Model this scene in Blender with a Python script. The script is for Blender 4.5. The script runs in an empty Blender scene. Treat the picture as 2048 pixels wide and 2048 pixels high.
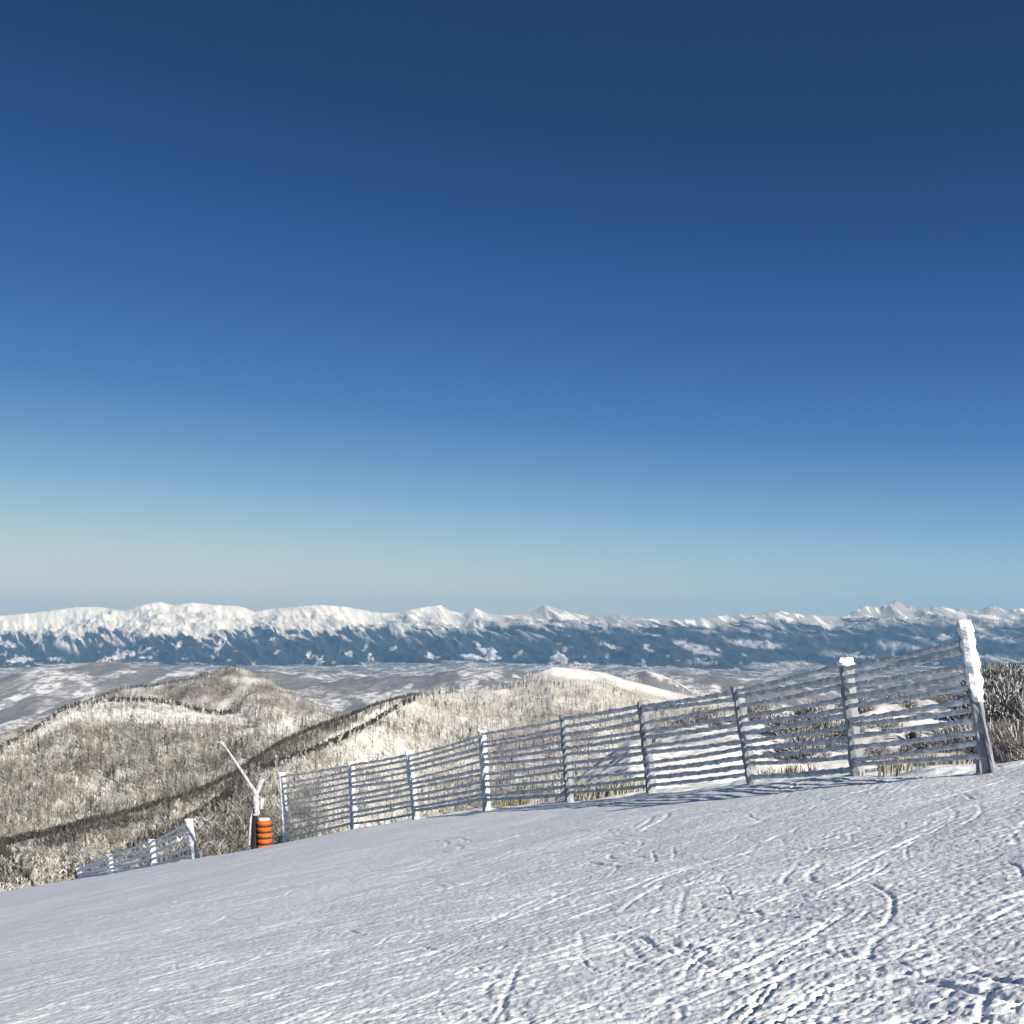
import bpy, math, random
import numpy as np
R = math.radians
C = bpy.context.scene.collection
scn = bpy.context.scene
random.seed(7); rng = np.random.default_rng(7)

# ------------------------------------------------------------ camera, sky, sun, exposure
F = 2196.0; U0 = 1024.0; V0 = 1262.0          # focal length, centre and eye level in photo pixels
cam = bpy.data.cameras.new('camera'); co = bpy.data.objects.new('camera', cam); C.objects.link(co)
cam.sensor_width = 36; cam.lens = 36 * F / 2048; cam.shift_y = (V0 - 1024) / 2048
cam.clip_start = 0.1; cam.clip_end = 200000
co.location = (0, 0, 0); co.rotation_euler = (R(90), 0, 0)
scn.camera = co
SUN_AZ = math.atan2(0.64, -0.77)              # clockwise from +Y: behind the viewer's right shoulder
SUN_EL = R(27)
w = bpy.data.worlds.new('World'); scn.world = w; w.use_nodes = True
nt = w.node_tree; nt.nodes.clear()
sky = nt.nodes.new('ShaderNodeTexSky'); sky.sky_type = 'NISHITA'; sky.sun_disc = False
sky.sun_elevation = SUN_EL; sky.sun_rotation = SUN_AZ
sky.altitude = 1500; sky.air_density = 1.0; sky.dust_density = 0.35; sky.ozone_density = 2.2
# the photograph's sky is far deeper than the model's: re-grade the model's brightness to the photographed hues
sep = nt.nodes.new('ShaderNodeSeparateColor'); nt.links.new(sky.outputs[0], sep.inputs[0])
sc_ = nt.nodes.new('ShaderNodeMath'); sc_.operation = 'MULTIPLY'; sc_.inputs[1].default_value = 0.1
# even out the left-right difference: blend in the same sky sampled mirrored about the view's vertical plane
tcw = nt.nodes.new('ShaderNodeTexCoord'); mir = nt.nodes.new('ShaderNodeVectorMath'); mir.operation = 'MULTIPLY'; mir.inputs[1].default_value = (-1, 1, 1)
nt.links.new(tcw.outputs['Generated'], mir.inputs[0])
sky2 = nt.nodes.new('ShaderNodeTexSky'); sky2.sky_type = 'NISHITA'; sky2.sun_disc = False
for a_ in ('sun_elevation', 'sun_rotation', 'altitude', 'air_density', 'dust_density', 'ozone_density'): setattr(sky2, a_, getattr(sky, a_))
nt.links.new(mir.outputs[0], sky2.inputs[0])
sep2 = nt.nodes.new('ShaderNodeSeparateColor'); nt.links.new(sky2.outputs[0], sep2.inputs[0])
mx_ = nt.nodes.new('ShaderNodeMix'); mx_.data_type = 'FLOAT'; mx_.inputs[0].default_value = 0.14
nt.links.new(sep.outputs[1], mx_.inputs[2]); nt.links.new(sep2.outputs[1], mx_.inputs[3]); nt.links.new(mx_.outputs[0], sc_.inputs[0])
comb = nt.nodes.new('ShaderNodeValToRGB'); comb.color_ramp.interpolation = 'LINEAR'
RAMP = [(0.0, (.002, .008, .03)), (.186, (.0077, .0317, .103)), (.271, (.0173, .0700, .212)), (.33, (.029, .098, .260)), (.398, (.0464, .137, .309)), (.48, (.084, .199, .364)),
        (.564, (.138, .272, .412)), (.64, (.205, .338, .432)), (.72, (.278, .395, .442)), (.82, (.370, .445, .440)), (.95, (.450, .480, .430)), (1.0, (.46, .48, .43))]
el = comb.color_ramp.elements
for k_, (p_, c_) in enumerate(RAMP):
    e_ = el[k_] if k_ < 2 and k_ == 0 else (el[-1] if k_ == len(RAMP) - 1 else el.new(p_))
    e_.position = p_; e_.color = (*c_, 1)
nt.links.new(sc_.outputs[0], comb.inputs[0])
ten = nt.nodes.new('ShaderNodeVectorMath'); ten.operation = 'SCALE'; ten.inputs['Scale'].default_value = 10
nt.links.new(comb.outputs[0], ten.inputs[0])
bg = nt.nodes.new('ShaderNodeBackground'); bg.inputs[1].default_value = 0.10
wo = nt.nodes.new('ShaderNodeOutputWorld')
nt.links.new(ten.outputs[0], bg.inputs[0]); nt.links.new(bg.outputs[0], wo.inputs[0])
sl = bpy.data.lights.new('sun', 'SUN'); sl.energy = 4.8; sl.angle = R(0.53); sl.color = (1.0, 0.92, 0.79)
so = bpy.data.objects.new('sun', sl); C.objects.link(so)
so.rotation_euler = (R(90) - SUN_EL, 0, -SUN_AZ + math.pi)
so.location = (0, 0, 50)
scn.view_settings.view_transform = 'Standard'; scn.view_settings.look = 'None'
scn.view_settings.exposure = 0.6; scn.view_settings.gamma = 1.0; scn.view_settings.use_curve_mapping = False
HAZE = 1.55e-5; HAZE_COL = (0.30, 0.60, 1.0)

# ------------------------------------------------------------ helpers
def tag(o, label=None, cat=None, group=None, kind=None):
    if label: o['label'] = label
    if cat: o['category'] = cat
    if group: o['group'] = group
    if kind: o['kind'] = kind
    return o

def link(name, me, parent=None, loc=None):
    o = bpy.data.objects.new(name, me); C.objects.link(o)
    if parent: o.parent = parent
    if loc: o.location = loc
    return o

def np_mesh(name, verts, quads, mats, attrs=None, smooth=False):
    me = bpy.data.meshes.new(name)
    verts = np.ascontiguousarray(verts, dtype=np.float32); quads = np.ascontiguousarray(quads, dtype=np.int32)
    n, k = quads.shape
    me.vertices.add(len(verts)); me.vertices.foreach_set('co', verts.ravel())
    me.loops.add(n * k); me.loops.foreach_set('vertex_index', quads.ravel())
    me.polygons.add(n); me.polygons.foreach_set('loop_start', np.arange(0, n * k, k, dtype=np.int32))
    me.polygons.foreach_set('loop_total', np.full(n, k, dtype=np.int32))
    me.polygons.foreach_set('use_smooth', np.full(n, smooth, dtype=bool))
    for a, (typ, d) in (attrs or {}).items():
        at = me.attributes.new(a, typ, 'POINT')
        at.data.foreach_set('color' if typ == 'FLOAT_COLOR' else 'value', np.ascontiguousarray(d, dtype=np.float32).ravel())
    for m in (mats if isinstance(mats, (list, tuple)) else [mats]): me.materials.append(m)
    me.update(calc_edges=True)
    return me

_p = np.random.default_rng(3).permutation(4096)
_a = np.random.default_rng(5).uniform(0, 2 * np.pi, 4096); _gx = np.cos(_a); _gy = np.sin(_a)
def pn(x, y, seed=0):                          # 2D gradient noise, about -0.7..0.7
    x = np.asarray(x, float); y = np.asarray(y, float)
    xi = np.floor(x).astype(np.int64); yi = np.floor(y).astype(np.int64)
    fx = x - xi; fy = y - yi
    u = fx * fx * fx * (fx * (fx * 6 - 15) + 10); v = fy * fy * fy * (fy * (fy * 6 - 15) + 10)
    def g(a, b, dx, dy):
        h = _p[(_p[(a + seed * 57) & 4095] + b) & 4095]
        return _gx[h] * dx + _gy[h] * dy
    n00 = g(xi, yi, fx, fy); n10 = g(xi + 1, yi, fx - 1, fy)
    n01 = g(xi, yi + 1, fx, fy - 1); n11 = g(xi + 1, yi + 1, fx - 1, fy - 1)
    return (n00 * (1 - u) + n10 * u) * (1 - v) + (n01 * (1 - u) + n11 * u) * v
def fbm(x, y, o=4, seed=0, lac=2.1, gain=0.5):
    s = 0; a = 1.0
    for i in range(o):
        s = s + a * pn(x, y, seed + i); x = x * lac; y = y * lac; a *= gain
    return s
def ridged(x, y, o=4, seed=0):
    s = 0; a = 1.0; t = 0
    for i in range(o):
        s = s + a * (1 - 2.2 * np.abs(pn(x, y, seed + i))); t += a; x = x * 2.1; y = y * 2.1; a *= 0.5
    return s / t
def sstep(a, b, x):
    t = np.clip((x - a) / (b - a), 0, 1); return t * t * (3 - 2 * t)
def at_px(u, v, D): return np.array([(u - U0) / F * D, D, -(v - V0) / F * D])

# ------------------------------------------------------------ materials
def mat(name, col=(0.8, 0.8, 0.8), rough=0.8, bump=None, var=None, spec=0.3, attr=None, metal=0.0):
    """bump = list of (scale, strength, distance); var = (scale, other colour, amount, contrast)"""
    m = bpy.data.materials.new(name); m.use_nodes = True; n = m.node_tree.nodes; l = m.node_tree.links
    b = n['Principled BSDF']; b.inputs['Roughness'].default_value = rough
    b.inputs['Specular IOR Level'].default_value = spec; b.inputs['Metallic'].default_value = metal
    tc = n.new('ShaderNodeTexCoord'); src = None
    if attr:
        a = n.new('ShaderNodeAttribute'); a.attribute_name = attr; src = a.outputs['Color']
    if var:
        nz = n.new('ShaderNodeTexNoise'); nz.inputs['Scale'].default_value = var[0]; nz.inputs['Detail'].default_value = 8; nz.inputs['Roughness'].default_value = 0.62
        l.new(tc.outputs['Object'], nz.inputs['Vector'])
        mr = n.new('ShaderNodeMapRange'); c = var[3]
        mr.inputs[1].default_value = 0.5 - c; mr.inputs[2].default_value = 0.5 + c; mr.inputs[4].default_value = var[2]
        l.new(nz.outputs[0], mr.inputs[0])
        mx = n.new('ShaderNodeMix'); mx.data_type = 'RGBA'; l.new(mr.outputs[0], mx.inputs[0])
        if src: l.new(src, mx.inputs[6])
        else: mx.inputs[6].default_value = (*col, 1)
        mx.inputs[7].default_value = (*var[1], 1); src = mx.outputs[2]
    if src: l.new(src, b.inputs['Base Color'])
    else: b.inputs['Base Color'].default_value = (*col, 1)
    prev = None
    for sc, st, di in (bump or []):
        nz = n.new('ShaderNodeTexNoise'); nz.inputs['Scale'].default_value = sc; nz.inputs['Detail'].default_value = 5
        l.new(tc.outputs['Object'], nz.inputs['Vector'])
        bp = n.new('ShaderNodeBump'); bp.inputs['Strength'].default_value = st; bp.inputs['Distance'].default_value = di
        l.new(nz.outputs[0], bp.inputs['Height'])
        if prev: l.new(prev, bp.inputs['Normal'])
        prev = bp.outputs[0]
    if prev: l.new(prev, b.inputs['Normal'])
    return m

M_snow = mat('groomed_snow', (0.80, 0.83, 0.86), 0.55, bump=[(5, 0.35, 0.05), (16, 0.5, 0.02), (55, 0.55, 0.007)], spec=0.2)
M_hill = mat('hill_ground', attr='col', rough=0.9, bump=[(0.12, 0.6, 2.0)])
M_tree = mat('bare_wood', attr='col', rough=0.9, spec=0.1)
M_mount = mat('mountain_ground', attr='col', rough=0.9, bump=[(0.003, 0.35, 90.0)])
M_valley = mat('valley_fields', attr='col', rough=0.95, var=(0.009, (.17, .17, .175), 0.75, 0.035))
M_rime = mat('rimed_weathered_board', (0.5, 0.49, 0.46), 0.85, bump=[(9, 0.6, 0.03), (40, 0.6, 0.01)], var=(5.5, (0.82, 0.83, 0.86), 0.9, 0.08))
M_post = mat('rimed_post', (0.36, 0.38, 0.41), 0.85, bump=[(8, 0.6, 0.03), (40, 0.6, 0.01)], var=(4.5, (0.80, 0.81, 0.83), 0.9, 0.10))
M_post_shade = mat('shaded_frosted_post', (0.20, 0.22, 0.24), 0.85, bump=[(8, 0.6, 0.03), (40, 0.6, 0.01)], var=(3.5, (0.48, 0.50, 0.53), 0.5, 0.12))  # darker copy of the rimed post, with shade put into its colour
M_white = mat('wind_packed_snow', (0.85, 0.86, 0.87), 0.6, bump=[(12, 0.6, 0.03)])
M_dark = mat('dark_rubber', (0.018, 0.018, 0.022), 0.6)
M_orange = mat('orange_padding', (0.48, 0.13, 0.02), 0.55, bump=[(9, 0.4, 0.02)], var=(6, (0.5, 0.08, 0.01), 0.6, 0.2))
M_steel = mat('frosted_steel', (0.36, 0.36, 0.38), 0.5, var=(7, (0.66, 0.65, 0.66), 0.8, 0.1), bump=[(25, 0.6, 0.01)])
M_grass = mat('dry_grass', attr='col', rough=0.9)
M_needle = mat('frosted_needles', attr='col', rough=0.8)

# ------------------------------------------------------------ ski slope
# fence posts in photo pixels: (u_base, v_base, u_top, v_top)
POST1 = [(1976, 1538, 1926, 1246), (1716, 1556, 1692, 1322), (1506, 1568, 1474, 1372), (1304, 1588, 1284, 1402),
         (1140, 1600, 1128, 1430), (974, 1614, 964, 1462), (832, 1636, 818, 1503), (708, 1657, 702, 1524), (573, 1684, 563, 1548)]
POST2 = [(391, 1716, 378, 1640), (309, 1734, 304, 1680), (223, 1750, 220, 1710), (160, 1760, 157, 1737)]
DEPTH1 = [17.2, 21.5, 25.0, 28.5, 32.0, 35.5, 39.0, 42.5, 46.5]
DEPTH2 = [55.0, 63.0, 71.0, 79.0]
AX, BY, CY = 0.174, -0.1057, -0.00034
def base_h(x, y):
    yy = np.maximum(y, 0)
    return -1.6 + AX * x - 0.0012 * np.maximum(x - 12, 0) ** 2 * 0 + BY * y + CY * yy * yy
POSTS1 = [at_px(u, v, D) for (u, v, _, _), D in zip(POST1, DEPTH1)]
POSTS2 = [at_px(u, v, D) for (u, v, _, _), D in zip(POST2, DEPTH2)]
CTRL = np.array(POSTS1 + [at_px(520, 1706, 50.0)] + POSTS2)
RES = CTRL[:, 2] - base_h(CTRL[:, 0], CTRL[:, 1])
print('residuals', np.round(RES, 2))
EDGE = np.array([(120, -10), (40, 13), (14, 17.0)] + [(p[0] + 0.6, p[1] + 0.9) for p in POSTS1] + [tuple(at_px(520, 1700, 51)[:2])]
                + [(p[0] + .5, p[1] + 1.2) for p in POSTS2] + [(-50, 102), (-110, 150), (-260, 190)])
def edge_sd(x, y):                              # distance beyond the lip (positive = outside the piste)
    best = np.full(x.shape, 1e9); sg = np.zeros(x.shape)
    for (x0, y0), (x1, y1) in zip(EDGE[:-1], EDGE[1:]):
        dx, dy = x1 - x0, y1 - y0; L = dx * dx + dy * dy
        t = np.clip(((x - x0) * dx + (y - y0) * dy) / L, 0, 1)
        d = np.hypot(x - x0 - t * dx, y - y0 - t * dy)
        side = dx * (y - y0) - dy * (x - x0)
        m = d < best; best = np.where(m, d, best); sg = np.where(m, -np.sign(side), sg)
    return best * sg
def corr(x, y):                                 # smooth correction so posts stand where the photo has them
    num = 0; den = 1e-6
    for (cx, cy, _), r in zip(CTRL, RES):
        s = 0.12 * cy + 1.2
        g = np.exp(-((x - cx) ** 2 + (y - cy) ** 2) / (2 * s * s)); num = num + g * r; den = den + g
    return num / (den + 0.25)
def ground_h(x, y, detail=False):
    sd = edge_sd(x, y)
    z = base_h(x, y) + corr(x, y)
    drop = np.maximum(sd, 0)
    z = z - np.where(sd > 0, 0.10 * drop + 0.34 * np.maximum(drop - 1.0, 0) , 0)
    z = np.maximum(z, -260)
    return z, sd
def build_ground():
    az = np.concatenate([np.linspace(-180, -36, 60)[:-1], np.linspace(-36, 36, 1150), np.linspace(36, 180, 60)[1:]])
    rr = np.concatenate([[0.0, 0.6, 1.2, 1.8], np.geomspace(2.4, 170, 1500), np.geomspace(180, 420, 24)])
    A, Rr = np.meshgrid(np.radians(az), rr)
    x = Rr * np.sin(A); y = Rr * np.cos(A)
    sd = edge_sd(x, y)
    z = base_h(x, y) + corr(x, y)
    drop = np.maximum(sd, 0)
    z = z - (0.10 * drop + 0.34 * np.maximum(drop - 1.0, 0)); z = np.maximum(z, -260)
    # broad undulation, wind ripples, choppy right half, long streaks
    z += 0.10 * fbm(x / 9, y / 9, 3, 1) + 0.028 * fbm(x / 2.2, y / 1.6, 3, 11)
    chop = sstep(-3.5, 3.5, x + 0.8 * fbm(x / 3, y / 3, 2, 21) * 3 + (9 - y) * 0.25)
    chop = np.clip(chop * (0.75 + 0.9 * fbm(x / 4, y / 4, 3, 23)), 0, 1.2)
    px = x * 0.82 + y * 0.57; py = -x * 0.57 + y * 0.82
    fade = 1 / (1 + (Rr / 25) ** 2)
    lumps = np.maximum(fbm(x / 0.10, y / 0.14, 3, 31), -0.2)
    chop = chop * .38
    z += (0.45 + chop) * (0.0055 * lumps + 0.007 * fbm(x / 0.05, y / 0.08, 2, 41)) * (0.35 + fade)
    z += (0.35 + 0.8 * chop) * 0.016 * fbm(x / 0.5, y / 0.9, 3, 43) * (1 - fade * .7)
    clod = np.maximum(pn(x / 0.11, y / 0.13, 51) - 0.28, 0)
    z += (0.45 + chop) * 0.05 * clod * (0.25 + 1.3 * fbm(x / 1.3, y / 1.3, 3, 52)).clip(0, 1)
    z += (1 - 0.6 * chop) * (0.0028 * fbm(px / 0.9, py / 0.09, 3, 61) + 0.004 * fbm(x / 2.4, y / 0.3, 2, 66))
    z += 0.0030 * fbm(x / 0.035, y / 0.045, 2, 71)
    # ski tracks: curved grooves with a thrown-up rim
    tr = np.random.default_rng(21)
    X = x.ravel(); Y = y.ravel(); Z = z.ravel()
    sel = (np.abs(A.ravel()) < R(40)) & (Rr.ravel() < 45) & (Rr.ravel() > 3); ids = np.nonzero(sel)[0]
    xs, ys = X[ids], Y[ids]; dz = np.zeros(len(ids))
    tracks = []
    for k in range(620):
        d = 3.6 * math.exp(tr.uniform(0, 2.1)); a = R(tr.uniform(-30, 30))
        cx, cy = d * math.sin(a), d * math.cos(a)
        right = cx > -0.08 * d
        if right: th = tr.choice([R(-48), R(-30), R(50), R(-65), R(-40)]) + tr.normal(0, 0.30)
        else: th = R(36) + tr.normal(0, 0.14) if tr.random() < 0.75 else tr.normal(0, 0.25)
        ln = tr.uniform(0.3, 1.3) * (1 + d / 10) if right else tr.uniform(1.2, 5) * (1 + d / 12)
        tracks.append((cx, cy, th, ln, tr.normal(0, 0.35) / ln * 2, tr.uniform(0.010, 0.022) * (1 + d / 16), (tr.uniform(0.006, 0.024) if right else tr.uniform(0.002, 0.006))))
        if tr.random() < 0.55:
            o = tr.uniform(0.12, 0.35); tracks.append((cx - o * math.sin(th), cy + o * math.cos(th), th + tr.normal(0, .03), ln * tr.uniform(.6, 1.1), tracks[-1][4], tracks[-1][5], tracks[-1][6] * tr.uniform(.5, 1)))
    for k in range(3600):                       # short thin scrapes and edge nicks
        d = 3.8 * math.exp(tr.uniform(0, 1.7)); a = R(tr.uniform(-28, 28)); cx, cy = d * math.sin(a), d * math.cos(a)
        if tr.random() > 0.65 + 0.35 * (cx > -0.1 * d) : continue
        th = tr.choice([R(-42), R(38), R(42), R(5)]) + tr.normal(0, 0.35)
        tracks.append((cx, cy, th, tr.uniform(0.08, 0.5) * (1 + d / 9), tr.normal(0, .4), tr.uniform(0.005, 0.012) * (1 + d / 7), tr.uniform(0.004, 0.013) * (1.35 if cx < 0 else 1)))
    order = np.argsort(ys, kind='stable'); ids = ids[order]; xs = xs[order]; ys = ys[order]
    for cx, cy, th, ln, cur, wd, dp in tracks:
        rad = ln / 2 + 0.3
        i0, i1 = np.searchsorted(ys, (cy - rad, cy + rad)); xx = xs[i0:i1]
        m = np.nonzero(np.abs(xx - cx) < rad)[0] + i0
        if not len(m): continue
        lx = (xs[m] - cx) * math.cos(th) + (ys[m] - cy) * math.sin(th)
        ly = -(xs[m] - cx) * math.sin(th) + (ys[m] - cy) * math.cos(th)
        ly = ly - cur * lx * lx * 0.5 - 0.02 * pn(lx * 2 + cx, lx * 0 + cy, 5)
        near = np.abs(ly) < wd * 5; m, lx, ly = m[near], lx[near], ly[near]
        e = np.clip(1 - (np.abs(lx) / (ln / 2)) ** 4, 0, 1) * (0.65 + 0.7 * pn(lx * 5 + cx, ly * 3, 8))
        q = ly / wd
        dz[m] += e * dp * (-np.exp(-q * q) + 0.28 * np.exp(-((q - 1.9) / 0.8) ** 2) + 0.2 * np.exp(-((q + 1.9) / 0.7) ** 2))
    Z[ids] += dz
    # snow banked and scoured along the fence foot
    band = np.exp(-((sd.ravel() + 0.1) / 0.9) ** 2) * (Rr.ravel() < 100)
    Z += band * (0.16 * fbm(X / 1.3, Y / 1.3, 3, 81) - 0.03)
    nr, nc = A.shape
    idx = np.arange(nr * nc).reshape(nr, nc)
    q = np.stack([idx[:-1, :-1], idx[:-1, 1:], idx[1:, 1:], idx[1:, :-1]], -1).reshape(-1, 4)[:, ::-1]
    me = np_mesh('snow_slope', np.stack([X, Y, Z], 1), q, M_snow, smooth=True)
    tag(link('snow_ground', me), 'wind-packed ski piste snow cut by ski tracks', kind='structure')
build_ground()

# ------------------------------------------------------------ hills
def bare_trees(pos, h, col, name, nbl=14, spread=0.30, seed=1, wscale=1.0):
    """leafless trees: a tapered trunk and upswept limbs, merged as one wood"""
    r = np.random.default_rng(seed); n = len(pos)
    V = []; Q = []; CL = []; off = 0
    def blades(p0, p1, w0, w1, c):
        nonlocal off
        k = len(p0); d = p1 - p0
        a = r.uniform(0, np.pi, k); s = np.stack([np.cos(a), np.sin(a), np.zeros(k)], 1)
        v = np.stack([p0 - s * w0[:, None], p0 + s * w0[:, None], p1 + s * w1[:, None], p1 - s * w1[:, None]], 1)
        V.append(v.reshape(-1, 3)); Q.append(np.arange(k * 4).reshape(k, 4) + off); off += k * 4
        CL.append(np.repeat(c, 4, axis=0))
    up = np.array([0, 0, 1.0])
    for _ in range(2):
        top = pos + up * (h * 0.95)[:, None] + r.normal(0, 0.03, (n, 3)) * h[:, None]
        blades(pos - up, top, 0.014 * h * wscale, 0.005 * h * wscale, col * 0.6)
    for _ in range(nbl):
        t = r.uniform(0.22, 0.92, n); a = r.uniform(0, 2 * np.pi, n); L = h * spread * r.uniform(0.5, 1.15, n) * (1.15 - 0.55 * t)
        p0 = pos + up * (h * t)[:, None]
        p1 = p0 + np.stack([np.cos(a) * L * .75, np.sin(a) * L * .75, L * r.uniform(0.4, 1.1, n)], 1)
        ww = 0.020 * h * wscale * r.uniform(.6, 1.5, n)
        blades(p0, p1, ww, ww * 0.45, col * r.uniform(0.75, 1.25, (n, 1)))
    c = np.clip(np.concatenate(CL), 0, 0.85); c = np.concatenate([c, np.ones((len(c), 1))], 1)
    return np_mesh(name, np.concatenate(V), np.concatenate(Q), M_tree, {'col': ('FLOAT_COLOR', c)})

BROWN = np.array([0.215, 0.207, 0.19]); CREAM = np.array([0.82, 0.80, 0.755]); DARK = np.array([0.035, 0.035, 0.035])
def hill(name, crest, foot, label, gully=8.0, gl=140.0, seed=0, nrow=60, ncol=700, back=0.5, colour=None, profile=1.0,
         trees=None, u_range=(-500, 2550), rows_back=14, backdrop=0.35, crest_noise=0.0, gshift=0.95):
    cu = np.array([c[0] for c in crest], float); cv = np.array([c[1] for c in crest], float); cd = np.array([c[2] for c in crest], float)
    fu = np.array([c[0] for c in foot], float); fv = np.array([c[1] for c in foot], float); fr = np.array([c[2] for c in foot], float)
    def surf(u, t):
        v = np.interp(u, cu, cv); D = np.interp(u, cu, cd); v2 = np.interp(u, fu, fv); D2 = D * np.interp(u, fu, fr)
        zc = -(v - V0) / F * D; zf = -(v2 - V0) / F * D2
        tf = np.clip(t, 0, None)
        y = np.where(t >= 0, D + (D2 - D) * t, D * (1 - t * back))
        p = tf ** profile
        z = np.where(t >= 0, zc + (zf - zc) * p, zc + t * backdrop * D * back)
        x = (u - U0) / F * y
        env = np.minimum(np.abs(t) * 4, 1) * (1 - sstep(0.85, 1.0, tf) * 0.3) + crest_noise
        z = z + gully * env * (ridged(x / gl, y / gl * 0.6, 4, seed) - gshift) + gully * 0.12 * fbm(x / (gl * .12), y / (gl * .12), 2, seed + 9) * np.minimum(env + .3, 1)
        return x, y, z
    us = np.linspace(u_range[0], u_range[1], ncol); ts = np.concatenate([np.linspace(-1, 0, rows_back)[:-1], np.linspace(0, 1, nrow) ** 1.15])
    Ug, Tg = np.meshgrid(us, ts); x, y, z = surf(Ug, Tg)
    # skirt below the foot
    x = np.vstack([x, x[-1:] * 0.97]); y = np.vstack([y, y[-1:] * 0.97]); z = np.vstack([z, z[-1:] - 0.25 * y[-1:]])
    nr, nc = x.shape; idx = np.arange(nr * nc).reshape(nr, nc)
    q = np.stack([idx[:-1, :-1], idx[1:, :-1], idx[1:, 1:], idx[:-1, 1:]], -1).reshape(-1, 4)
    Tg2 = np.vstack([Tg, Tg[-1:]]); Ug2 = np.vstack([Ug, Ug[-1:]])
    c = colour(x, y, z, Ug2, Tg2); c = np.concatenate([c.reshape(-1, 3), np.ones((c.size // 3, 1))], 1)
    me = np_mesh(name, np.stack([x, y, z], -1).reshape(-1, 3), q, M_hill, {'col': ('FLOAT_COLOR', c)}, smooth=True)
    tag(link(name, me), label, kind='structure')
    surf.crest = (cu, cv)
    return surf

def mixc(a, b, t): return np.asarray(a) * (1 - t[..., None]) + np.asarray(b) * t[..., None]
SNOW = np.array([0.80, 0.79, 0.77]); FLOOR = np.array([0.30, 0.27, 0.23])
def px_in(u, v, polys):                        # soft mask of ellipses (u, v, ru, rv, angle)
    m = np.zeros(u.shape)
    for (cu, cv, ru, rv, a) in polys:
        a = R(a); du = u - cu; dv = v - cv
        p = (du * math.cos(a) + dv * math.sin(a)) / ru; q = (-du * math.sin(a) + dv * math.cos(a)) / rv
        m = np.maximum(m, 1 - sstep(0.75, 1.15, np.hypot(p, q)))
    return m
def vpx(y, z): return V0 - z / y * F

# central wooded ridge with the bald snowy top, spur running down to the left
CREST_B = [(-500, 1960, 300), (150, 1800, 380), (380, 1650, 480), (450, 1600, 540), (510, 1551, 600), (560, 1531, 650), (640, 1501, 740), (720, 1462, 850), (770, 1432, 950), (810, 1408, 1050),
           (860, 1390, 1150), (950, 1383, 1250), (1020, 1378, 1320), (1060, 1352, 1380), (1105, 1334, 1420), (1150, 1336, 1440), (1210, 1346, 1450), (1270, 1364, 1440),
           (1340, 1382, 1400), (1420, 1394, 1350), (1500, 1410, 1300), (1700, 1440, 1200), (2100, 1480, 1000), (2550, 1500, 1000)]
FOOT_B = [(-500, 2000, .8), (380, 1760, .7), (640, 1720, .6), (1105, 1680, .45), (1500, 1650, .45), (2550, 1650, .45)]
SNOWB = [(1130, 1345, 75, 10, 8), (1230, 1358, 70, 6, 22), (1300, 1376, 60, 5, 14), (720, 1484, 60, 13, -32), (770, 1500, 60, 26, -20), (700, 1520, 40, 14, -20), (1350, 1392, 70, 7, 10)]
def colB(x, y, z, U, T):
    v = vpx(y, z); m = px_in(U, v, SNOWB)
    return mixc(mixc(FLOOR, SNOW, np.clip(0.55 + 0.9 * fbm(x / 60, y / 60, 3, 5), 0, 1)), SNOW * 1.03, m)
surfB = hill('wooded_ridge', CREST_B, FOOT_B, 'frosted wooded ridge with a bald snowy summit', gully=16, gl=170, seed=3, colour=colB)
# spur behind it, dark crest line
CREST_A = [(-500, 1790, 560), (0, 1690, 620), (100, 1670, 650), (190, 1643, 680), (280, 1623, 710), (340, 1603, 740), (400, 1585, 780), (470, 1548, 850), (520, 1513, 900), (570, 1483, 960),
           (640, 1453, 1050), (700, 1433, 1130), (760, 1407, 1230), (820, 1392, 1320), (900, 1388, 1400), (1000, 1400, 1500), (1200, 1450, 1600), (2550, 1500, 1700)]
FOOT_A = [(-500, 1990, .6), (0, 1850, .6), (400, 1720, .6), (700, 1560, .7), (1000, 1500, .8), (2550, 1600, .8)]
SNOWA = [(690, 1462, 70, 7, -28), (740, 1435, 60, 8, -28)]
def colA(x, y, z, U, T):
    m = px_in(U, vpx(y, z), SNOWA)
    return mixc(mixc(FLOOR, SNOW, np.clip(0.35 + 0.9 * fbm(x / 60, y / 60, 3, 6), 0, 1)), SNOW, m)
surfA = hill('wooded_spur', CREST_A, FOOT_A, 'brown wooded spur falling to the left', gully=18, gl=200, seed=14, colour=colA)
# broad left hill with the snow-dusted brow
CREST_C = [(-500, 1640, 1300), (-100, 1545, 1450), (0, 1498, 1550), (30, 1484, 1600), (60, 1468, 1650), (90, 1446, 1700), (130, 1418, 1750), (170, 1408, 1780), (220, 1403, 1800), (300, 1402, 1800), (360, 1412, 1780), (400, 1424, 1760),
           (440, 1430, 1740), (500, 1422, 1740), (550, 1424, 1740), (600, 1440, 1730), (640, 1450, 1720), (700, 1470, 1700), (900, 1520, 1700), (2550, 1600, 1700)]
FOOT_C = [(-500, 1800, .7), (0, 1740, .68), (400, 1640, .7), (700, 1560, .8), (2550, 1700, .8)]
SNOWC = [(300, 1432, 175, 15, 2), (120, 1447, 60, 10, -25), (560, 1452, 50, 18, -12), (510, 1462, 60, 7, -8), (470, 1440, 40, 10, 10)]
def colC(x, y, z, U, T):
    m = px_in(U, vpx(y, z), SNOWC)
    return mixc(mixc(FLOOR, SNOW, np.clip(0.30 + 0.9 * fbm(x / 70, y / 70, 3, 7), 0, 1)), SNOW, m)
surfC = hill('broad_hill', CREST_C, FOOT_C, 'broad wooded hill with snow-dusted brow', gully=14, gl=260, seed=24, colour=colC)
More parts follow.
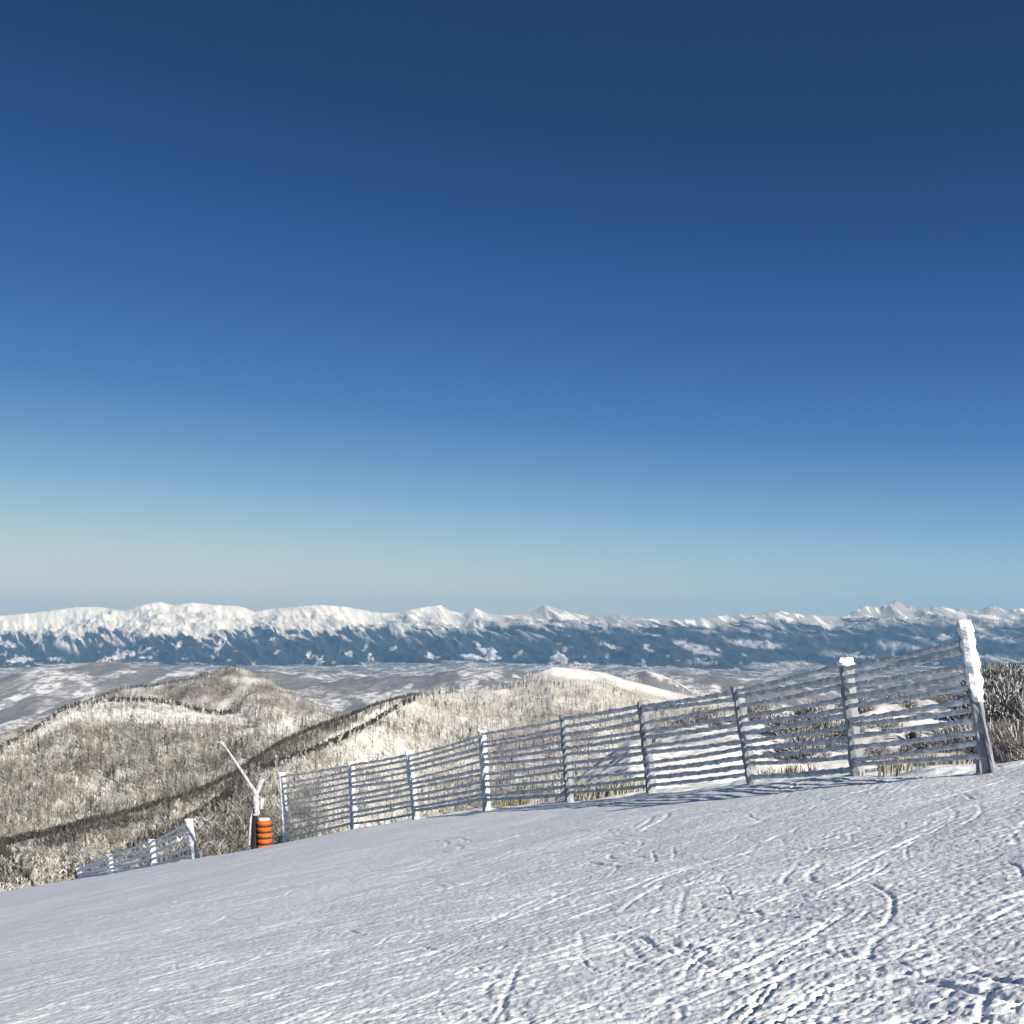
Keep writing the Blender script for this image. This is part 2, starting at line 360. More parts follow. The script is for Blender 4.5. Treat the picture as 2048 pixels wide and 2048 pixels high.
# pointed hill behind
CREST_D = [(-500, 1560, 2300), (-60, 1490, 2400), (20, 1462, 2500), (80, 1440, 2600), (130, 1418, 2700), (170, 1404, 2750), (215, 1386, 2800), (250, 1376, 2800), (300, 1374, 2800), (330, 1368, 2850), (370, 1360, 2850), (410, 1350, 2850),
           (445, 1337, 2900), (470, 1334, 2900), (500, 1341, 2900), (545, 1364, 2850), (590, 1390, 2800), (640, 1412, 2750), (680, 1430, 2700), (800, 1470, 2700), (2550, 1600, 2700)]
FOOT_D = [(-500, 1700, .75), (0, 1600, .75), (470, 1520, .72), (800, 1560, .8), (2550, 1700, .8)]
def colD(x, y, z, U, T):
    return mixc(np.array([.20, .18, .16]), SNOW, np.clip(0.25 + 0.9 * fbm(x / 90, y / 90, 4, 8), 0, 1))
surfD = hill('pointed_hill', CREST_D, FOOT_D, 'pointed bare-wooded hill', gully=95, gl=420, seed=31, colour=colD)

def wood(surf, n, name, label, u_rng, hmin, hmax, frost, seed, avoid=None, t_pow=1.0, dark_crest=0, crest_u=None, nbl=14, wscale=1.0, tmax=0.9, open_=2.6, shade=None):
    r = np.random.default_rng(seed)
    u = r.uniform(*u_rng, n); t = r.uniform(0, 1, n) ** t_pow * tmax
    x, y, z = surf(u, t); v = vpx(y, z)
    keep = (fbm(x / 45, y / 45, 2, seed) > -0.40) & (fbm(x / 16, y / 28, 2, seed + 2) > r.uniform(-0.6, 0.0, n))
    if avoid:
        for k_ in (0.0, 0.5, 1.0): keep &= px_in(u, v - k_ * hmax * .9 * F / y, avoid) < r.uniform(0.1, open_, n)
    if dark_crest: keep &= ~((v - hmax * .42 * F / y < np.interp(u, *surf.crest) + 1) & (u > crest_u[0]) & (u < crest_u[1]) & (r.random(n) < .88))
    u, t, x, y, z, v = [a[keep] for a in (u, t, x, y, z, v)]
    k = len(u); h = r.uniform(hmin, hmax, k) * r.choice([.65, .85, 1.0, 1.2], k)
    f = np.clip(frost(u, v, t) + 0.5 * fbm(x / 80, y / 80, 3, seed + 4) + 0.75 * fbm(x / 13, y / 30, 2, seed + 6) + r.normal(0, 0.25, k), 0, 1)
    col = BROWN * (1 - f[:, None]) + CREAM * f[:, None]
    dk = r.random(k) < 0.07 + 0.45 * sstep(.12, .40, fbm(x / 70, y / 90, 3, seed + 8)); col[dk] = DARK * 1.6
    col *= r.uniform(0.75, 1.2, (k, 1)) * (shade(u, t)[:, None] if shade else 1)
    pos = np.stack([x, y, z], 1)
    if dark_crest:  # dark trees added to draw the crest's shaded flank
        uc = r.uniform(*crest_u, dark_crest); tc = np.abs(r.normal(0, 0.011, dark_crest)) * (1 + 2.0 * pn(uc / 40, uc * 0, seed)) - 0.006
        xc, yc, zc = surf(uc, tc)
        me2 = bare_trees(np.stack([xc, yc, zc], 1), r.uniform(hmin * .25, hmax * .62, dark_crest), DARK * r.uniform(.6, 3.5, (dark_crest, 1)), 'crest_shade_trees', nbl=16, seed=seed + 50, wscale=2.2, spread=.25)
        tag(link('crest_shade_trees', me2), 'added dark trees imitating the shaded flank along the crest under the ' + name.replace('_', ' '), kind='stuff')
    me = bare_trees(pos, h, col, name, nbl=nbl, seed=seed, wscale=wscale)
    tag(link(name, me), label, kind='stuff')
wood(surfB, 34000, 'ridge_forest', 'frosted leafless forest covering the central ridge', (150, 2250), 5.5, 9,
     lambda u, v, t: 0.75 - 0.9 * t + 0.4 * sstep(900, 1040, u) * (1 - sstep(.15, .45, t)) + .7 * sstep(620, 700, u) * (1 - sstep(860, 950, u)) - 0.5 * sstep(1600, 1900, u) - .35 * (1 - sstep(400, 640, u)), 101, shade=lambda u, t: 1 - .5 * (1 - sstep(420, 640, u)) * (1 - sstep(.1, .4, t)), avoid=SNOWB[:3] + SNOWB[6:], open_=1.15, dark_crest=2600, crest_u=(330, 830))  # slope shading on the left painted into tree colour, by shade and less frost
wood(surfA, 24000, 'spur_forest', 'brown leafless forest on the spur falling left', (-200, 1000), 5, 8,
     lambda u, v, t: -0.45 + 1.9 * np.minimum(t, .45) + 0 * u, 102, avoid=SNOWA, shade=lambda u, t: .45 + .55 * sstep(.05, .35, t), dark_crest=3800, crest_u=(-200, 900), t_pow=1.2)  # shaded slope below the crest painted into tree colour, frost lowered there too
wood(surfC, 24000, 'hill_forest', 'leafless forest covering the broad left hill', (-200, 900), 10, 15,
     lambda u, v, t: np.maximum(1.15 - 3.4 * t, .22), 103, avoid=SNOWC, dark_crest=1800, crest_u=(-200, 480), nbl=11)
wood(surfD, 16000, 'far_hill_forest', 'dull leafless forest on the pointed far hill', (-200, 900), 9, 15,
     lambda u, v, t: 0.10 - .1 * t, 104, nbl=8, dark_crest=500, crest_u=(120, 420), wscale=1.3)

# ------------------------------------------------------------ valley floor and low rolling hills
def build_valley():
    xs = np.concatenate([np.linspace(-45000, -14000, 40)[:-1], np.linspace(-14000, 14000, 1300), np.linspace(14000, 45000, 40)[1:]])
    ys = np.concatenate([[-45000, -20000, 0], np.geomspace(2500, 34000, 420), [40000, 52000]])
    X, Y = np.meshgrid(xs, ys)
    n = fbm(X / 3200, Y / 4500, 5, 201)
    Z = -930 + 90 * n + 60 * fbm(X / 900, Y / 1500, 3, 211)
    def bump(u, v, D, rx, ry, p=1.0):
        c = at_px(u, v, D); return (c[2] + 930) * np.exp(-(((X - c[0]) / rx) ** 2 + ((Y - c[1]) / ry) ** 2) ** p)
    Z += bump(90, 1368, 12500, 1300, 1900) + bump(330, 1372, 12500, 1500, 1800) + bump(640, 1366, 14500, 1800, 2200) + bump(560, 1356, 17000, 1700, 2400)
    Z += bump(1010, 1352, 13000, 1700, 1700) + bump(1450, 1362, 11000, 1500, 1500) + bump(1290, 1362, 9000, 600, 900) + bump(2010, 1385, 7000, 700, 900) + bump(1900, 1350, 14000, 1700, 1900)
    Z += bump(-200, 1375, 14000, 1900, 2500) + bump(2400, 1350, 12000, 1500, 1500)
    Z += 28 * ridged(X / 600, Y / 1100, 4, 251) + 14 * fbm(X / 160, Y / 260, 3, 261)
    Z = np.where(Y < 2400, -930, Z)
    f = fbm(X / 600, Y / 1100, 6, 221, gain=.62); s = sstep(-0.04, 0.08, f + 0.45 * fbm(X / 220, Y / 500, 3, 231))
    wood_c = np.array([.21, .205, .21]); field = np.array([.76, .74, .73])
    c = mixc(wood_c, field, s)
    q2 = sstep(0.1, 0.3, fbm(X / 500, Y / 900, 3, 241)); c = mixc(c, np.array([.30, .28, .27]), q2 * .7)
    nr, nc = X.shape; idx = np.arange(nr * nc).reshape(nr, nc)
    q = np.stack([idx[:-1, :-1], idx[:-1, 1:], idx[1:, 1:], idx[1:, :-1]], -1).reshape(-1, 4)
    cc = np.concatenate([c.reshape(-1, 3), np.ones((c.size // 3, 1))], 1)
    me = np_mesh('valley', np.stack([X, Y, Z], -1).reshape(-1, 3), q, M_valley, {'col': ('FLOAT_COLOR', cc)}, smooth=True)
    tag(link('valley_floor', me), 'patchwork of snowy fields and woods in the valley', kind='structure')
build_valley()

# ------------------------------------------------------------ far mountain chain
SKYL = [(-700, 1230), (-300, 1226), (0, 1232), (40, 1228), (100, 1222), (150, 1214), (200, 1214), (250, 1222), (290, 1208), (320, 1203), (350, 1211), (380, 1205), (430, 1210), (480, 1212), (510, 1224),
        (540, 1218), (580, 1215), (640, 1209), (700, 1215), (760, 1226), (800, 1225), (830, 1217), (880, 1210), (900, 1222), (930, 1227), (950, 1216), (980, 1228), (1010, 1230), (1060, 1226),
        (1090, 1209), (1120, 1219), (1160, 1230), (1210, 1232), (1240, 1228), (1290, 1238), (1330, 1236), (1380, 1240), (1420, 1234), (1480, 1228), (1500, 1232), (1540, 1222), (1560, 1222),
        (1600, 1229), (1620, 1230), (1690, 1233), (1715, 1217), (1735, 1211), (1760, 1215), (1790, 1201), (1803, 1206), (1830, 1215), (1880, 1213), (1910, 1219), (1960, 1220), (1985, 1209), (2010, 1220),
        (2048, 1217), (2200, 1222), (2500, 1215), (2800, 1225)]
PATCH = [(960, 1296, 20, 5, 38), (985, 1308, 15, 9, 70), (1390, 1296, 50, 8, 18), (1510, 1288, 60, 7, 4), (622, 1311, 10, 5, 0), (640, 1320, 10, 5, 60), (632, 1330, 14, 3, -20), (232, 1302, 8, 5, 0), (215, 1318, 25, 3, -25), (238, 1312, 9, 9, 0),
         (215, 1328, 28, 2.5, -8), (260, 1306, 9, 4, -10), (292, 1302, 14, 3.5, -30), (285, 1316, 15, 3.5, 0), (357, 1290, 4, 8, 10), (432, 1298, 6, 8, 20), (443, 1285, 4, 9, 30), (425, 1312, 8, 3, 0),
         (110, 1318, 15, 3, 10), (695, 1308, 9, 5, 40), (744, 1314, 5, 8, 20), (703, 1332, 8, 3, 0), (732, 1335, 20, 3, 5), (860, 1310, 14, 4, 25), (880, 1337, 34, 5, 5), (950, 1315, 32, 5, 6), (545, 1279, 7, 5, 0),
         (1225, 1293, 25, 4, 22), (1295, 1297, 15, 4, 25), (1120, 1315, 16, 8, 30), (1400, 1324, 30, 4, 0), (1250, 1334, 160, 4, 2), (1850, 1281, 26, 5, 20), (1890, 1274, 22, 5, -8), (1780, 1292, 60, 7, 4), (1990, 1277, 60, 4, 4),
         (2000, 1318, 60, 7, 3), (20, 1290, 16, 6, 20), (40, 1320, 30, 5, -5), (1450, 1345, 90, 5, 2), (990, 1343, 60, 4, 3), (1560, 1330, 70, 6, -3), (1700, 1310, 60, 4, 5)]
def build_mountains():
    us = np.linspace(-700, 2800, 1900)
    jag = 2.2 * ridged(us / 26, us * 0 + 3, 3, 301) + 2.0 * fbm(us / 11, us * 0 + 9, 2, 305)
    v = np.interp(us, [s[0] for s in SKYL], [s[1] for s in SKYL]) - jag * (0.55 + 0.8 * sstep(1680, 1760, us)) + 0.5 + 1.5 * sstep(1680, 1760, us)
    D = 38000 + 2500 * pn(us / 500, us * 0 + .5, 311)
    zc = -(v - V0) / F * D
    ts = np.concatenate([[-1, -.5, -.2, -.06], np.linspace(0, 1, 170)])
    U, T = np.meshgrid(us, ts); Dg = np.broadcast_to(D, U.shape); Zc = np.broadcast_to(zc, U.shape)
    y = np.where(T >= 0, Dg - 11500 * T, Dg - 9000 * T)
    x = (U - U0) / F * y
    tt = np.clip(T, 0, 1)
    foot = -960.0
    kk = np.hanning(161); kk /= kk.sum(); zs = np.convolve(np.pad(zc, 80, mode='edge'), kk, 'valid')
    k2 = np.hanning(23); k2 /= k2.sum(); z2 = np.convolve(np.pad(zc, 11, mode='edge'), k2, 'valid')
    Zc = Zc + (z2[None, :] - Zc) * sstep(0.0, 0.045, tt); Zc = Zc + (zs[None, :] - Zc) * sstep(0.0, 0.16, tt)
    z = np.where(T >= 0, foot + (Zc - foot) * (1 - tt) ** 1.35, Zc + (foot - Zc) * (-T) ** 0.8)
    env = np.clip(tt * 14, 0, 1) * (1 - sstep(0.75, 1.0, tt))
    sx = x + 0.55 * (y - 34000)                   # spurs run aslant
    z += env * (620 * (ridged(sx / 2200, y / 7000, 4, 321) - 0.85) + 330 * (ridged(sx / 700, y / 2200, 4, 331) - 0.8))
    z += env * 110 * (ridged(sx / 260, y / 700, 3, 335) - 0.8)
    z = np.maximum(z, -1000)
    vv = vpx(y, z)
    line = np.interp(U, [0, 450, 600, 1100, 1300, 1700, 2048], [-60, -60, 90, 120, 230, 230, 250]) + 260 * fbm(sx / 1300, y / 5000, 4, 341) + 220 * fbm(sx / 300, y / 1500, 2, 345)
    s = sstep(-45, 45, z - line)
    streak = sstep(0.08, 0.25, fbm(sx / 260, y / 2400, 3, 351)) * sstep(-500, -120, z - line)
    s = np.maximum(s, streak * 0.85)
    rock = sstep(0.22, 0.42, ridged(sx / 420, y / 900, 3, 361) - 0.15) * (0.18 + 0.42 * sstep(400, 1500, U))
    forest = np.array([.028, .045, .062])  # some blue airlight mixed into the forest colour
    c = mixc(forest, np.array([.94, .88, .78]), s * (1 - rock))
    m = px_in(U + 16 * fbm(x / 500, y / 700, 4, 371, gain=.6), vv + 7 * fbm(x / 400, y / 600, 4, 372, gain=.6), PATCH)
    sp = sstep(0.40, 0.5, fbm(x / 420, y / 1100, 2, 381)) * sstep(-200, -550, z) * .5
    c = mixc(c, np.array([.78, .77, .76]), np.clip(np.maximum(m * (1 - .35 * sstep(1100, 1300, U)), sp), 0, 1) * (T >= 0))
    print('mount', x.min(), x.max(), y.max(), z.max())
    nr, nc = x.shape; idx = np.arange(nr * nc).reshape(nr, nc)
    q = np.stack([idx[:-1, :-1], idx[1:, :-1], idx[1:, 1:], idx[:-1, 1:]], -1).reshape(-1, 4)
    cc = np.concatenate([c.reshape(-1, 3), np.ones((c.size // 3, 1))], 1)
    me = np_mesh('mountains', np.stack([x, y, z], -1).reshape(-1, 3), q, M_mount, {'col': ('FLOAT_COLOR', cc)}, smooth=True)
    tag(link('mountain_range', me), 'far snow-capped mountain chain over blue forested slopes', kind='structure')
build_mountains()

# ------------------------------------------------------------ haze
def build_haze():
    x0, x1, y0, y1, z0, z1 = -46000, 46000, -46000, 53000, -1110, 1350
    v = [(x0, y0, z0), (x1, y0, z0), (x1, y1, z0), (x0, y1, z0), (x0, y0, z1), (x1, y0, z1), (x1, y1, z1), (x0, y1, z1)]
    f = [(0, 3, 2, 1), (4, 5, 6, 7), (0, 1, 5, 4), (1, 2, 6, 5), (2, 3, 7, 6), (3, 0, 4, 7)]
    me = bpy.data.meshes.new('haze'); me.from_pydata(v, [], f)
    m = bpy.data.materials.new('haze_air'); m.use_nodes = True; n = m.node_tree.nodes; n.remove(n['Principled BSDF'])
    pv = n.new('ShaderNodeVolumePrincipled'); pv.inputs['Density'].default_value = HAZE; pv.inputs['Color'].default_value = (*HAZE_COL, 1)
    pv.inputs['Anisotropy'].default_value = 0.0
    m.node_tree.links.new(pv.outputs[0], n['Material Output'].inputs['Volume'])
    me.materials.append(m)
    tag(link('haze', me), 'thin blue haze filling the air over the valley', kind='stuff')
build_haze()

# ------------------------------------------------------------ near slope behind the fence: sunlit snow with scrub
CREST_N = [(700, 1900, 60), (980, 1720, 80), (1080, 1640, 95), (1140, 1575, 105), (1190, 1530, 115), (1260, 1478, 130), (1340, 1450, 145), (1420, 1432, 155), (1500, 1424, 165), (1620, 1415, 180), (1760, 1405, 190), (1900, 1392, 200), (1960, 1388, 200), (2048, 1378, 200), (2200, 1368, 200), (2600, 1350, 200)]
FOOT_N = [(700, 2000, .8), (1100, 1700, .7), (1260, 1660, .5), (1500, 1640, .45), (2048, 1620, .4), (2600, 1620, .4)]
def colN(x, y, z, U, T): return mixc(SNOW, SNOW, U * 0)
surfN = hill('snowy_bank', CREST_N, FOOT_N, 'sunlit snow bank with scrub beyond the fence', gully=2.6, gl=22, seed=55, nrow=120, ncol=420, colour=colN, u_range=(700, 2600), backdrop=0.2, back=0.4, gshift=0.4)

def tuft_mesh(n, hgt, spread, col, r, w=0.02):
    V = []; Q = []; cc = []
    for i in range(n):
        a = r.uniform(0, 2 * math.pi); rad = abs(r.normal(0, spread * .5)); x, y = rad * math.cos(a), rad * math.sin(a)
        L = hgt * r.uniform(.5, 1.1); b = r.uniform(0, 2 * math.pi); tx = r.normal(0, .22) * L; ty = r.normal(0, .22) * L
        sx, sy = w * math.cos(b), w * math.sin(b); k = len(V)
        V += [(x - sx, y - sy, -.1), (x + sx, y + sy, -.1), (x + tx * .5 + sx * .7, y + ty * .5 + sy * .7, L * .55), (x + tx * .5 - sx * .7, y + ty * .5 - sy * .7, L * .55), (x + tx * 1.3, y + ty * 1.3, L), (x + tx * 1.3 + sx * .2, y + ty * 1.3, L)]
        Q += [(k, k + 1, k + 2, k + 3), (k + 3, k + 2, k + 5, k + 4)]
        c = np.array(col) * r.uniform(.6, 1.3); cc += [(*c, 1)] * 6
    return V, Q, cc

# dark dwarf-pine and leafless shrubs on the bank: individual bushes
def shrub_mesh(name, seed, conifer):
    r = np.random.default_rng(seed); V = []; Q = []; cc = []
    n = 2400 if conifer else 1100
    lobes = [(r.normal(0, .35), r.normal(0, .35), r.uniform(.35, .75), r.uniform(.35, .6)) for _ in range(6)]
    for i in range(n):
        lx, ly, lz, lr = lobes[i % 6]
        d = r.normal(0, 1, 3); d /= np.linalg.norm(d); rad = lr * r.uniform(.45, 1.0) ** .5
        p = np.array([lx, ly, lz]) + d * rad * np.array([1, 1, .8])
        if p[2] < 0.02: continue
        L = r.uniform(.07, .17) if conifer else r.uniform(.15, .4)
        dr = d * .7 + np.array([0, 0, .8]) + r.normal(0, .3, 3); dr /= np.linalg.norm(dr)
        s = np.cross(dr, r.normal(0, 1, 3)); s /= np.linalg.norm(s); wd = (.016 if conifer else .009)
        k = len(V); V += [tuple(p - s * wd), tuple(p + s * wd), tuple(p + dr * L + s * wd * .4), tuple(p + dr * L - s * wd * .4)]
        Q.append((k, k + 1, k + 2, k + 3))
        fr = r.random() < .36
        c = np.array([.55, .56, .58]) if fr else (np.array([.055, .053, .052]) if conifer else np.array([.12, .10, .085])) * r.uniform(.6, 1.5)
        cc += [(*c, 1)] * 4
    return np_mesh(name, np.array(V), np.array(Q), M_needle, {'col': ('FLOAT_COLOR', np.array(cc))})
def stems_mesh(name, seed):
    r = np.random.default_rng(seed); V = []; Q = []; cc = []
    for i in range(9):
        a = r.uniform(0, 6.28); tip = np.array([math.cos(a) * .5, math.sin(a) * .5, r.uniform(.5, .9)])
        for b in range(2):
            s = np.array([math.cos(a + b * 1.57), math.sin(a + b * 1.57), 0]) * .03; k = len(V)
            V += [tuple(-s + (0, 0, -.2)), tuple(s + (0, 0, -.2)), tuple(tip + s * .3), tuple(tip - s * .3)]; Q.append((k, k + 1, k + 2, k + 3)); cc += [(.06, .045, .035, 1)] * 4
    return np_mesh(name, np.array(V), np.array(Q), M_needle, {'col': ('FLOAT_COLOR', np.array(cc))})
SH = [(shrub_mesh('foliage', 60 + i, i < 2), stems_mesh('stems', 70 + i)) for i in range(3)]
def place_shrubs():
    r = np.random.default_rng(77)
    spots = []
    for i in range(64): spots.append((r.uniform(1975, 2120), r.uniform(0.0, .9), r.uniform(2.6, 5.0), (0, 2, 2, 1)[i % 4]))
    for i in range(16): spots.append((r.uniform(1560, 1720), r.uniform(.25, .8), r.uniform(1.5, 3.0), r.integers(0, 3)))
    for i in range(12): spots.append((r.uniform(1300, 1560), r.uniform(.02, .3), r.uniform(1.4, 2.6), r.integers(0, 3)))
    for i in range(16): spots.append((r.uniform(1740, 1960), r.uniform(.05, .8), r.uniform(1.2, 2.2), r.integers(0, 3)))
    for (u, t, s, k) in spots:
        x, y, z = surfN(np.array([u]), np.array([t])); fo, st = SH[int(k)]
        e = bpy.data.objects.new('shrub', None); C.objects.link(e); e.location = (float(x[0]), float(y[0]), float(z[0]) - .15)
        e.scale = (s * r.uniform(.8, 1.1), s * r.uniform(.8, 1.1), s * r.uniform(.7, 1.1)); e.rotation_euler = (0, 0, r.uniform(0, 6.28))
        lab = 'dark frosted shrub in the thicket right of the tall end post' if u > 1960 else 'low scrubby bush on the snow bank seen through the slatted fence'
        tag(e, lab, 'bush', 'shrubs in the dark thicket at the right' if u > 1960 else 'scrub bushes on the bank behind the fence')
        link('foliage', fo, e); link('stems', st, e)
place_shrubs()

# dry grass poking from the snow behind the fence foot
def place_grass():
    r = np.random.default_rng(88); V = []; Q = []; cc = []
    def patch(u0, u1, D0, D1, n, hgt, col):
        nonlocal V, Q, cc
        for i in range(n):
            D = r.uniform(D0, D1); u = r.uniform(u0, u1); x = (u - U0) / F * D
            z = float(ground_h(np.array([x]), np.array([D]))[0][0])
            v, q, c = tuft_mesh(12, hgt, .25, col, r); k = len(V)
            V += [(a + x, b + D, d + z) for a, b, d in v]; Q += [tuple(j + k for j in t) for t in q]; cc += c
    patch(1148, 1292, 31.5, 34.5, 60, .5, (.40, .38, .28))
    patch(1520, 1720, 26.0, 29.0, 50, .4, (.3, .28, .22))
    patch(1760, 1960, 20.5, 23, 30, .35, (.34, .31, .25))
    patch(980, 1120, 36.0, 39.0, 35, .4, (.28, .25, .16))
    me = np_mesh('dry_grass', np.array(V), np.array(Q), M_grass, {'col': ('FLOAT_COLOR', np.array(cc))})
    tag(link('dry_grass', me), 'yellow dry grass tufts poking through snow behind the fence', 'grass', kind='stuff')
place_grass()

# ------------------------------------------------------------ slatted snow fences
def rough_bar(p0, p1, hw, hh, side, upv, r, n=24, rag=0.25, sag=0.0, fq=0.45, tap=0.0):
    """a board from p0 to p1; half width hw along `side`, half height hh along upv, its outline ragged with rime"""
    V = []; Q = []
    p0 = np.array(p0); p1 = np.array(p1); m = 8; off = r.uniform(0, 99)
    for i in range(n + 1):
        t = i / n; c = p0 + (p1 - p0) * t - np.array(upv) * sag * 4 * t * (1 - t)
        for k in range(m):
            a = 2 * math.pi * (k + .5) / m
            ca, sa = math.cos(a), math.sin(a); q = max(abs(ca), abs(sa)); ca /= q; sa /= q
            g = 1 + rag * (2.2 * float(pn(np.array(t * n * fq + off), np.array(k * .9 + off))) + r.uniform(-.3, .3))
            g *= 1 - tap * max(0, 1 - t * 4)
            V.append(tuple(c + np.array(side) * hw * ca * g + np.array(upv) * hh * sa * g))
    for i in range(n):
        for k in range(m):
            a = i * m + k; b = i * m + (k + 1) % m; Q.append((a, b, b + m, a + m))
    k0 = len(V); V.append(tuple(p0)); V.append(tuple(p1))
    T = [(k0, (k + 1) % m, k, k0) for k in range(m)] + [(k0 + 1, n * m + k, n * m + (k + 1) % m, k0 + 1) for k in range(m)]
    return V, Q, [t[:3] for t in T]
class MB:
    def __init__(s): s.V = []; s.F = []
    def add(s, V, *Fs):
        k = len(s.V); s.V += V
        for f in Fs: s.F += [tuple(i + k for i in t) for t in f]
    def build(s, name, m, parent=None, org=(0, 0, 0)):
        me = bpy.data.meshes.new(name); me.from_pydata([tuple(np.array(v) - np.array(org)) for v in s.V], [], s.F); me.materials.append(m)
        for p in me.polygons: p.use_smooth = False
        me.update(); return link(name, me, parent)
def unit(a): a = np.array(a, float); return a / np.linalg.norm(a)
def fence(name, label, posts, depths, seed, nrail, rail_h, post_w, top_gap, bot_gap, end_white=False):
    r = np.random.default_rng(seed)
    base = [at_px(u, v, D) for (u, v, _, _), D in zip(posts, depths)]
    top = [at_px(u2, v2, D + 0.1) for (_, _, u2, v2), D in zip(posts, depths)]
    org = base[len(base) // 2]
    e = bpy.data.objects.new(name, None); C.objects.link(e); e.location = org; tag(e, label, 'fence', 'slatted snow fences along the piste edge')
    N = len(base)
    for i in range(N):
        d = unit((base[min(i + 1, N - 1)] - base[max(i - 1, 0)]) * (1, 1, 0)); s = np.array([-d[1], d[0], 0]); up = unit(top[i] - base[i])
        b = MB(); V, Q, T = rough_bar(base[i] - up * .5, top[i], post_w * (.7 if end_white and i == 0 else 1), post_w * (.55 if end_white and i == 0 else .8), s, d, r, n=30, rag=.16); b.add(V, Q, T)
        po = b.build('post', (M_post_shade if end_white and i in (0, 1, 2, 3, 4) else M_post), e, org)
        # snow crust on the upper half only, imitating the sunlit part
        if i == 0 and end_white:
            po['label'] = 'tall end post, white snow crust added where its upper half is sunlit'
            b = MB(); L = np.linalg.norm(top[i] - base[i]); f0 = base[i] + up * L * .46
            V, Q, T = rough_bar(f0 - d * .05, top[i] + up * .05 - d * .05, post_w * .8, post_w * .68, s, d, r, n=44, rag=.18, fq=.22, tap=.35); b.add(V, Q, T)
            b.build('sunlit_snow_crust', M_white, po, org)
            # paired brace boards below the crust
            for k in (-1, 1):
                b = MB(); V, Q, T = rough_bar(base[i] + d * (.32 if k > 0 else -.16) - up * .4, top[i] - up * L * .50 + d * .06 * k, .035, .045, s, d, r, n=16, rag=.3); b.add(V, Q, T)
                b.build('brace', M_post_shade, e, org)
        elif not (end_white and i in (2, 3, 4)):
            b = MB(); c = top[i] - s * .0
            V, Q, T = rough_bar(c - up * .10, c + up * r.uniform(.02, .07), post_w * 1.12, post_w * .92, s, d, r, n=4, rag=.25); b.add(V, Q, T)
            b.build('snow_cap', M_white, po, org)
    for i in range(N - 1):
        b = MB(); d = unit((base[i + 1] - base[i]) * (1, 1, 0)); s = np.array([-d[1], d[0], 0]); 
        La = np.linalg.norm(top[i] - base[i]); Lb = np.linalg.norm(top[i + 1] - base[i + 1]); ua = unit(top[i] - base[i]); ub = unit(top[i + 1] - base[i + 1])
        for k in range(nrail):
            f = k / (nrail - 1)
            ha = bot_gap + f * (La * (.89 if i == 0 and end_white else .975) - top_gap - bot_gap) + r.normal(0, .028); hb = bot_gap + f * (Lb * .975 - top_gap - bot_gap) + r.normal(0, .028)
            off = s * post_w * .55
            V, Q, T = rough_bar(base[i] + ua * ha + off + d * .02, base[i + 1] + ub * hb + off - d * .02, .024, rail_h * r.uniform(.85, 1.15), s, np.array([0, 0, 1.0]), r, n=40, rag=.42, sag=r.uniform(0, .03)); b.add(V, Q, T)
        b.build('slat_panel', M_rime if end_white else M_white, e, org)
fence('snow_fence', 'long grey slatted snow fence plastered with rime, tall bright end post at right', POST1, DEPTH1, 5, 11, .044, .135, .06, .22, True)
fence('snow_fence', 'short half-buried slatted fence with white posts left of the orange-padded lance', POST2, DEPTH2, 6, 5, .07, .16, .06, .14)

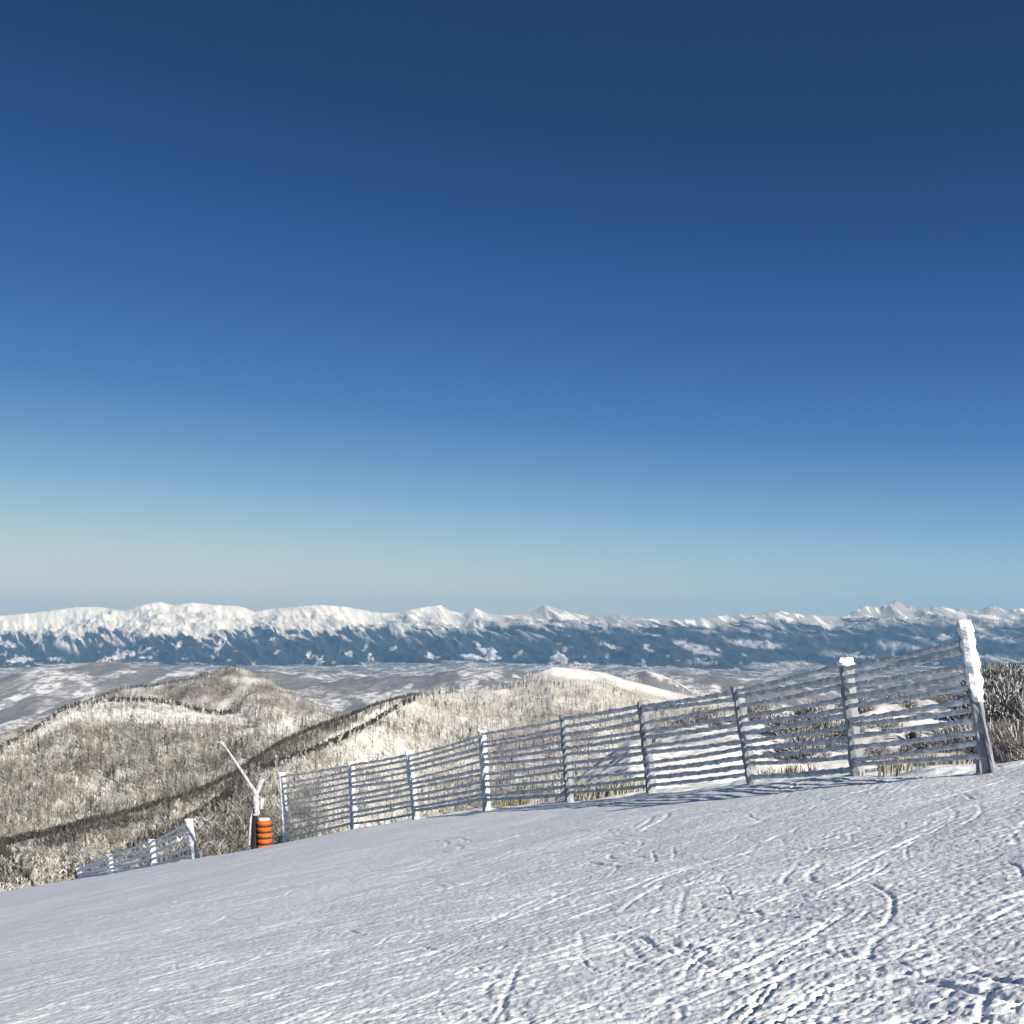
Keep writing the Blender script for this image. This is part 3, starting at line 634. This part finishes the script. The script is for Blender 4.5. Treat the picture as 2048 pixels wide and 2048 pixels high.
# ------------------------------------------------------------ snow-making lance with orange padding
def tube(b, p0, p1, r0, r1, m=12, n=8, rag=0.0, r=None):
    p0 = np.array(p0, float); p1 = np.array(p1, float); d = unit(p1 - p0); s = unit(np.cross(d, (0, 1, .01))); t = np.cross(d, s); V = []; Q = []
    for i in range(n + 1):
        f = i / n; c = p0 + (p1 - p0) * f; rr = r0 + (r1 - r0) * f
        for k in range(m):
            a = 2 * math.pi * k / m; g = 1 + (rag * r.uniform(-1, 1) if r is not None else 0)
            V.append(tuple(c + (s * math.cos(a) + t * math.sin(a)) * rr * g))
    for i in range(n):
        for k in range(m):
            a = i * m + k; e = i * m + (k + 1) % m; Q.append((a, e, e + m, a + m))
    b.add(V, Q, [tuple(range(m))[::-1], tuple(range(n * m, n * m + m))])
def lance():
    D = 50.0; r = np.random.default_rng(9)
    P = lambda u, v, dd=0: at_px(u, v, D + dd) * 1.0
    org = P(520, 1704)
    e = bpy.data.objects.new('snow_lance', None); C.objects.link(e); e.location = org
    tag(e, 'frosted snow-making lance on a mast wrapped in orange padding, in the fence gap', 'snow lance')
    b = MB(); tube(b, P(509, 1715), P(511, 1600), .19, .10, rag=.06, r=r); b.build('mast', M_dark, e, org)
    b = MB(); tube(b, P(514, 1628), P(511, 1582), .13, .13, rag=.12, r=r, n=8); b.build('swivel_head', M_steel, e, org)
    b = MB(); tube(b, P(512, 1586), P(470, 1522), .075, .05, rag=.15, r=r, n=12); tube(b, P(470, 1522), P(447, 1488), .05, .03, rag=.2, r=r, n=8)
    ar = b.build('lance_arm', M_steel, e, org)
    b = MB(); tube(b, P(451, 1494), P(441, 1483), .07, .06, rag=.1, r=r, n=3); b.build('nozzle_head', M_steel, ar, org)
    b = MB(); tube(b, P(513, 1590), P(524, 1556), .08, .13, rag=.15, r=r, n=6); b.build('counterweight', M_steel, ar, org)
    b = MB(); tube(b, P(501, 1640), P(499, 1690), .05, .04, rag=.1, r=r); tube(b, P(512, 1600), P(501, 1640), .05, .05); b.build('supply_hose', M_steel, e, org)
    for v_ in (1604, 1616, 1630):
        b = MB(); tube(b, P(512, v_), P(512, v_ - 4), .16, .16, rag=.1, r=r, n=1); b.build('collar', M_steel, e, org)
    b = MB(); tube(b, P(522, 1618), P(523, 1596), .10, .13, m=4, n=4, rag=.15, r=r); tube(b, P(511, 1607), P(523, 1607), .05, .05)
    b.build('valve_box', M_steel, e, org)
    b = MB(); tube(b, P(524, 1700), P(505, 1612), .03, .03, rag=.2, r=r); b.build('brace', M_dark, e, org)
    # padding: stacked soft rolls around the right side of the mast
    b = MB(); c0 = P(530, 1699, -.05); c1 = P(528, 1640, -.05); n = 5
    for i in range(n):
        a = c0 + (c1 - c0) * (i / n); z2 = c0 + (c1 - c0) * ((i + 1) / n); V = []; Q = []; m = 20; L = 6
        for j in range(L + 1):
            f = j / L; c = a + (z2 - a) * f; bul = .255 + .055 * math.sin(math.pi * f) * 1.6
            for k in range(m):
                an = 2 * math.pi * k / m; V.append(tuple(c + np.array([math.cos(an) * bul, math.sin(an) * bul, 0])))
        for j in range(L):
            for k in range(m): p = j * m + k; q = j * m + (k + 1) % m; Q.append((p, q, q + m, p + m))
        b.add(V, Q, [tuple(range(m))[::-1], tuple(range(L * m, L * m + m))])
    pd = b.build('safety_padding', M_orange, e, org)
    b = MB()
    for i in range(1, n):
        c = c0 + (c1 - c0) * (i / n); tube(b, c - np.array([0, 0, .028]), c + np.array([0, 0, .028]), .30, .30, m=20, n=1)
    b.build('black_band', M_dark, pd, org)
    b = MB(); tube(b, c0 + np.array([0, 0, -.22]), c0, .14, .2); b.build('padding_strap', M_orange, pd, org)
    b = MB(); tube(b, P(528, 1642), P(528, 1637), .28, .25, rag=.08, r=r, n=3); b.build('snow_cap', M_white, pd, org)
    # black hose loop and hydrant box at the foot
    b = MB(); pts = [P(540, 1698), P(552, 1694), P(561, 1684), P(562, 1672)]
    for p, q in zip(pts[:-1], pts[1:]): tube(b, p, q, .11, .12, n=3)
    b.build('hose_coil', M_dark, e, org)
lance()
